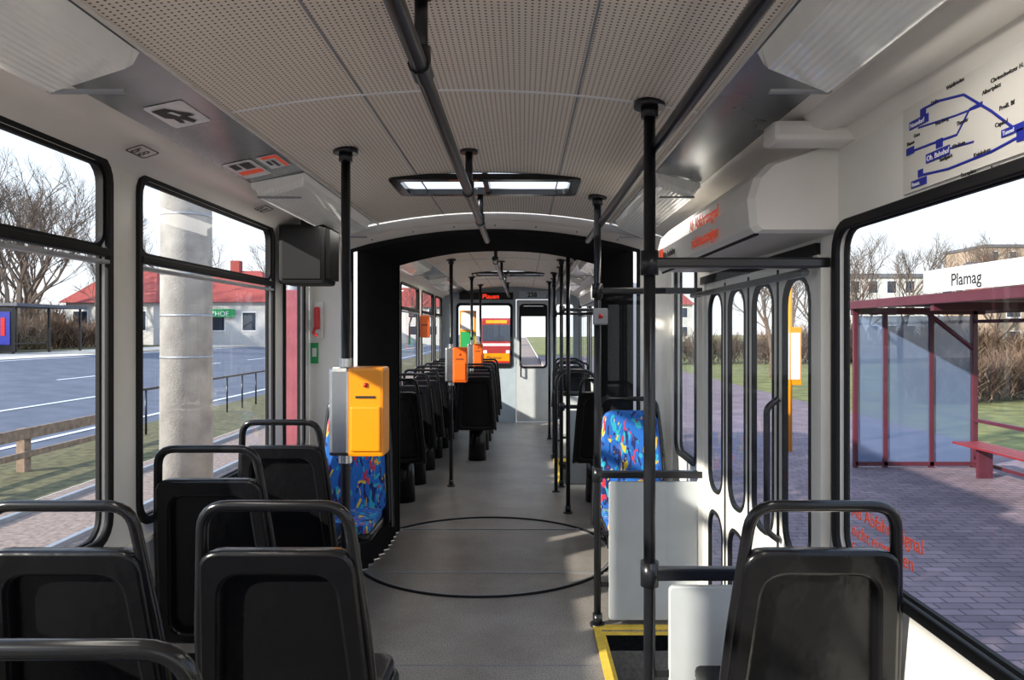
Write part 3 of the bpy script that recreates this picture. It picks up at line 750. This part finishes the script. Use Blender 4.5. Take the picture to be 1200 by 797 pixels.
# houses
def house(name,x,y,w,d,h,rh,wm,rm,z,nw=4,nf=1,flat=False):
    g=grp(name,(x,y,z))
    box('facade',x-w/2,x+w/2,y-d/2,y+d/2,z-1,z+h,wm,g)
    if flat: box('roof',x-w/2-.2,x+w/2+.2,y-d/2-.2,y+d/2+.2,z+h,z+h+.5,rm,g)
    else:
        vs=[(x-w/2-.4,y-d/2-.4,z+h-.1),(x+w/2+.4,y-d/2-.4,z+h-.1),(x+w/2+.4,y+d/2+.4,z+h-.1),(x-w/2-.4,y+d/2+.4,z+h-.1),(x-w/2+rh*.6,y,z+h+rh),(x+w/2-rh*.6,y,z+h+rh)]
        me=bpy.data.meshes.new('r'); me.from_pydata(vs,[],[(0,1,5,4),(1,2,5),(2,3,4,5),(3,0,4),(0,3,2,1)]); link('roof',me,g,rm)
        box('chimney',x-.4,x+.4,y-.4,y+.4,z+h+rh*.5,z+h+rh+.9,M['rooftile'],g)
    fh=h/nf
    for f in range(nf):
        for i in range(nw):
            wx=x-w/2+(i+.5)*w/nw
            box('pane',wx-.55,wx+.55,y-d/2-.05,y-d/2+.1,z+f*fh+.9,z+f*fh+min(2.4,fh*.85),M['darkglass'],g)
            box('pane_frame',wx-.62,wx+.62,y-d/2-.03,y-d/2+.1,z+f*fh+.8,z+f*fh+min(2.5,fh*.88),M['paper'],g)
    return g
hz=.6
g1=house('house',-33,62,7,8,3.2,2.8,M['plaster'],M['rooftile'],hz,3,1)
g2=house('house',-26.0,66,8,8,3.4,2.9,M['plaster'],M['rooftile'],hz,3,1)
box('shop_sign',-28.0,-24.5,61.75,61.85,2.6,3.3,M['green'],g2)
text('shop_lettering','HOLZHOF',.6,(-27.8,61.74,2.7),EX,EZ,M['paper'],g2)
house('commercial_building',-33,100,20,8,3.0,1,M['plaster'],M['green'],hz,6,1,True)
house('house',-16,110,9,9,5,3,M['plaster'],M['rooftile'],0,3,2)
house('apartment_building',48,97,14,10,8.5,2.5,M['plaster'],M['roofgrey'],-.3,6,3,True)
house('apartment_building',61,95,9,12,7.5,3,M['plaster'],M['roofgrey'],0,4,3)
house('apartment_building',96,128,36,12,15.5,3,M['plaster2'],M['roofgrey'],0,12,5,True)
house('house',44,64,9,8,4,2.6,M['plaster2'],M['rooftile'],-.3,4,2)
house('house',20,120,14,10,6,3,M['plaster'],M['rooftile'],-.3,5,2)
# trees
def tree_mesh(seed,h=7.0,depth=6):
    rnd=random.Random(seed); vs=[];fs=[]
    def seg(p,q,r0,r1):
        d=(q-p).normalized(); a=d.cross(Vector((.3,.9,.2))).normalized(); b=d.cross(a); i=len(vs)
        for c,r in ((p,r0),(q,r1)):
            for k in range(4):
                t=k*math.pi/2; vs.append(tuple(c+(a*math.cos(t)+b*math.sin(t))*r))
        for k in range(4): fs.append((i+k,i+(k+1)%4,i+4+(k+1)%4,i+4+k))
    def grow(p,d,L,r,n):
        q=p+d*L*.5; d2=(d+Vector((rnd.uniform(-.15,.15),rnd.uniform(-.15,.15),rnd.uniform(-.05,.15)))).normalized(); q2=q+d2*L*.5
        seg(p,q,r,r*.85); seg(q,q2,r*.85,r*.7)
        if n==0: return
        for k in range(3 if n>1 else 4):
            a=Vector((rnd.uniform(-1,1),rnd.uniform(-1,1),rnd.uniform(-.2,.7)))
            nd=(d2*.9+a*.75).normalized(); grow(q2 if k<2 else q,nd,L*rnd.uniform(.62,.82),max(.005,r*.56),n-1)
    grow(Vector((0,0,0)),Vector((0,0,1)),h*.27,h*.017,depth)
    me=bpy.data.meshes.new('tree%d'%seed); me.from_pydata(vs,[],fs); me.materials.append(M['bark']); return me
TM=[tree_mesh(s) for s in (1,2,3)]
def tree(x,y,z,s,k,rot=0,name='bare_tree'):
    o=bpy.data.objects.new(name,TM[k%3]); o.location=(x,y,z); o.scale=(s,s,s*1.15); o.rotation_euler=(0,0,rot); col.objects.link(o)
tl=[(-30.5,43,.3,1.7),(-34,49,.4,2.0),(-38,56,.5,2.0),(-42,62,.4,2.1),(-36.5,53,.3,1.7),(-30,52,.3,1.4),(-46,68,.5,2.3),(-34,70,.5,1.6),(-28,80,.4,1.8),(-40,74,.4,2.2),
    (-36,78,.4,1.8),(-20,86,.2,1.4),(24,46,-.5,1.2),(33,55,-.4,1.3),(15,40,-.6,1.1),(11,32,-.6,1.0),(17,50,-.5,1.2),(30,46,-.5,1.15),(38,58,-.4,1.5),(54,78,-.3,1.7),(10,60,-.5,1.3),(13,80,-.5,1.5),(62,86,-.2,1.8),(-14,90,-.2,1.2),(58,80,-.2,1.7),(9.6,23,-.6,.8),(12,26,-.6,.9)]
for i,(x,y,z,s) in enumerate(tl): tree(x,y,z-.05,s,i,i*1.3)
def shrub_mesh(seed):
    rnd=random.Random(seed); vs=[];fs=[]
    for k in range(420):
        a=rnd.uniform(0,6.28); rr0=rnd.uniform(0,.5); p=Vector((rr0*math.cos(a),rr0*math.sin(a),rnd.uniform(0,.6)))
        b=rnd.uniform(0,6.28); d=Vector((math.cos(b)*.6,math.sin(b)*.6,rnd.uniform(.4,1.2))).normalized()
        q=p+d*rnd.uniform(.4,1.1); s=Vector((-d.y,d.x,0)).normalized()*.014; i=len(vs)
        vs+=[tuple(p-s),tuple(p+s),tuple(q)]; fs.append((i,i+1,i+2))
        for _ in range(2):
            m_=p.lerp(q,rnd.uniform(.3,.8)); d3=(d+Vector((rnd.uniform(-1,1),rnd.uniform(-1,1),rnd.uniform(-.3,.6)))).normalized(); q3=m_+d3*.35; i=len(vs)
            vs+=[tuple(m_-s*.7),tuple(m_+s*.7),tuple(q3)]; fs.append((i,i+1,i+2))
    me=bpy.data.meshes.new('shrub'); me.from_pydata(vs,[],fs); me.materials.append(M['twig']); return me
SM=[shrub_mesh(1),shrub_mesh(2)]
def shrubrow(name,pts):
    g=grp(name,pts[0][:3])
    for i,(x,y,z,s) in enumerate(pts):
        o=bpy.data.objects.new('bush',SM[i%2]); o.location=Vector((x,y,z))-Vector(pts[0][:3]); o.scale=(s*1.3,s*1.3,s); o.rotation_euler=(0,0,i); col.objects.link(o); o.parent=g
shrubrow('bare_hedge',[(-29.5-random.uniform(0,2),26+i*1.5,.25,random.uniform(1.3,2.0)) for i in range(20)])
shrubrow('bare_hedge',[(-37-random.uniform(0,4),26+i*1.8,.35,random.uniform(2,3.0)) for i in range(20)])
shrubrow('bare_hedge',[(11.5+i*1.1,21+random.uniform(-.5,.5)+i*.3,-.6,random.uniform(.9,1.3)) for i in range(22)])
shrubrow('bare_hedge',[(9+i*2,46+random.uniform(-1,1),-.6,random.uniform(1.5,2.4)) for i in range(24)])

# right tram stop shelter
g=grp('stop_shelter',(6,8,.5))
x0,x1,y0,y1,zg=5.0,6.85,4.6,11.0,-.64
for y in (y0,y0+2.1,y0+4.25,y1):
    box('rear_post',x1-.04,x1+.04,y-.04,y+.04,zg,1.75,M['maroon'],g,bevel=.008)
    tube('roof_strut',[(x1,y,1.15),(x1-.75,y,1.74)],.035,M['maroon'],g)
    box('roof_beam',x0,x1+.15,y-.04,y+.04,1.68,1.78,M['maroon'],g)
for x in (x0+.05,x0+.5,x0+1.2): box('end_post',x-.03,x+.03,y1-.03,y1+.03,zg,1.75,M['maroon'],g)
box('front_fascia',x0-.05,x0+.03,y0-.2,y1+.2,1.76,1.88,M['maroon'],g,bevel=.01)
box('roof_sheet',x0-.02,x1+.3,y0-.15,y1+.15,1.80,1.83,M['maroon'],g)
box('rear_fascia',x1+.25,x1+.32,y0-.2,y1+.2,1.70,1.86,M['maroon'],g)
plate('end_glass',rr(x0+.06,zg+.08,x1-.05,1.66,.01,1),[],0,(0,y1,0),EX,EZ,M['shelterglass'],g)
box('end_rail',x0+.05,x1,y1-.03,y1+.03,zg+.03,zg+.09,M['maroon'],g)
for k in range(3):
    plate('rear_glass',rr(y0+2.13*k+.06,zg+.75,y0+2.13*(k+1)-.06,1.55,.01,1),[],0,(x1,0,0),EY,EZ,M['glass'],g)
for z in (zg+.70,1.55,zg+.08): box('rear_rail',x1-.03,x1+.03,y0,y1,z,z+.05,M['maroon'],g)
b=grp('waiting_bench',(6.5,8,-.2))
for k in range(4): box('slat',6.28+.11*k,6.37+.11*k,y0+.4,y1-.4,-.21,-.18,M['benchred'],b,bevel=.006)
for y in (y0+.8,y0+3.2,y1-.8): box('leg',6.4,6.6,y-.03,y+.03,zg,-.21,M['maroon'],b)
b=grp('stop_name_sign',(4.92,6.5,2.0))
box('board',4.92,4.96,4.9,8.9,1.89,2.16,M['paper'],b,bevel=.005)
text('stop_name','Plamag',.20,(4.915,8.32,1.95),-EY,EZ,M['ink'],b,bold=.002)
# yellow post, lamps
g=grp('timetable_post',(3.6,11,0.5))
cyl('post',4.6,12.5,-.64,2.4,.05,M['yellow'],g); box('timetable',4.4,4.8,12.46,12.52,.5,1.5,M['yellow'],g,bevel=.01); box('paper_sheet',4.43,4.77,12.452,12.46,.6,1.4,M['paper'],g)
def streetlamp(x,y,z,s=1):
    g=grp('street_lamp',(x,y,z))
    tube('column',[(x,y,z),(x,y,z+7),(x-s*1.6,y,z+7.4)],.07,M['galv'],g,r=.6); box('head',min(x-s*2.2,x-s*1.5),max(x-s*2.2,x-s*1.5),y-.12,y+.12,z+7.35,z+7.5,M['galv'],g,bevel=.03)
streetlamp(-9,40,-.85,1); streetlamp(-9,75,-.85,1); streetlamp(9.5,30,-.65,1); streetlamp(-25,30,.2,-1)
# red tram ahead
g=grp('red_tram',(-1.5,48,0))
tx,ty=-1.7,48
box('body',tx-1.1,tx+1.1,ty,ty+14,-.4,2.3,M['tramred'],g,bevel=.2)
box('skirt',tx-1.05,tx+1.05,ty+.2,ty+13.8,-.8,-.3,M['pole'],g)
box('windscreen',tx-.95,tx+.95,ty-.03,ty+.2,.75,1.85,M['darkglass'],g,bevel=.05)
box('destination',tx-.7,tx+.7,ty-.03,ty+.2,1.93,2.15,M['yellow'],g,bevel=.02)
box('white_band',tx-1.11,tx+1.11,ty-.01,ty+13.9,.45,.6,M['paper'],g)
for sx in (-.75,.75): box('headlight',tx+sx-.12,tx+sx+.12,ty-.04,ty+.1,-.05,.15,M['paper'],g,bevel=.03)
for k in range(6): box('side_window',tx+1.05,tx+1.12,ty+1+k*2.1,ty+2.8+k*2.1,.8,1.8,M['darkglass'],g)
for k in range(4): cyl('wheel_hub',tx+1.0,ty+2+k*3,-.86,-.4,.3,M['pole'],g,seg=12)

# ------------------------------------------------------------------ light, world, camera
w=bpy.data.worlds.new('sky'); scene.world=w; w.use_nodes=True; nt=w.node_tree; bg=nt.nodes['Background']
tc=nt.nodes.new('ShaderNodeTexCoord'); sp=nt.nodes.new('ShaderNodeSeparateXYZ'); rp=nt.nodes.new('ShaderNodeValToRGB')
rp.color_ramp.elements[0].position=0.0; rp.color_ramp.elements[0].color=(0.70,0.72,0.74,1)
rp.color_ramp.elements[1].position=0.8; rp.color_ramp.elements[1].color=(0.45,0.60,0.90,1)
e=rp.color_ramp.elements.new(0.25); e.color=(0.52,0.61,0.72,1)
nt.links.new(tc.outputs['Generated'],sp.inputs[0]); nt.links.new(sp.outputs['Z'],rp.inputs[0]); nt.links.new(rp.outputs[0],bg.inputs[0])
bg.inputs[1].default_value=1.5
sd=bpy.data.lights.new('sun','SUN'); sd.energy=6.5; sd.angle=.02; sd.color=(1,.92,.80)
so=bpy.data.objects.new('sun',sd); d=Vector((.75,.5,-.40)); so.rotation_euler=d.to_track_quat('-Z','Y').to_euler(); so.location=(-20,-15,15); col.objects.link(so)
cd=bpy.data.cameras.new('camera'); cam=bpy.data.objects.new('camera',cd); col.objects.link(cam)
cam.location=(0,0,1.43); cam.rotation_euler=(math.pi/2,0,0); cd.sensor_width=36; cd.lens=25.5; cd.shift_x=-12/1200; cd.shift_y=-10.5/1200
cd.clip_start=.02; cd.clip_end=600
scene.camera=cam
scene.view_settings.view_transform='Standard'
scene.view_settings.look='None'
scene.view_settings.exposure=0.38
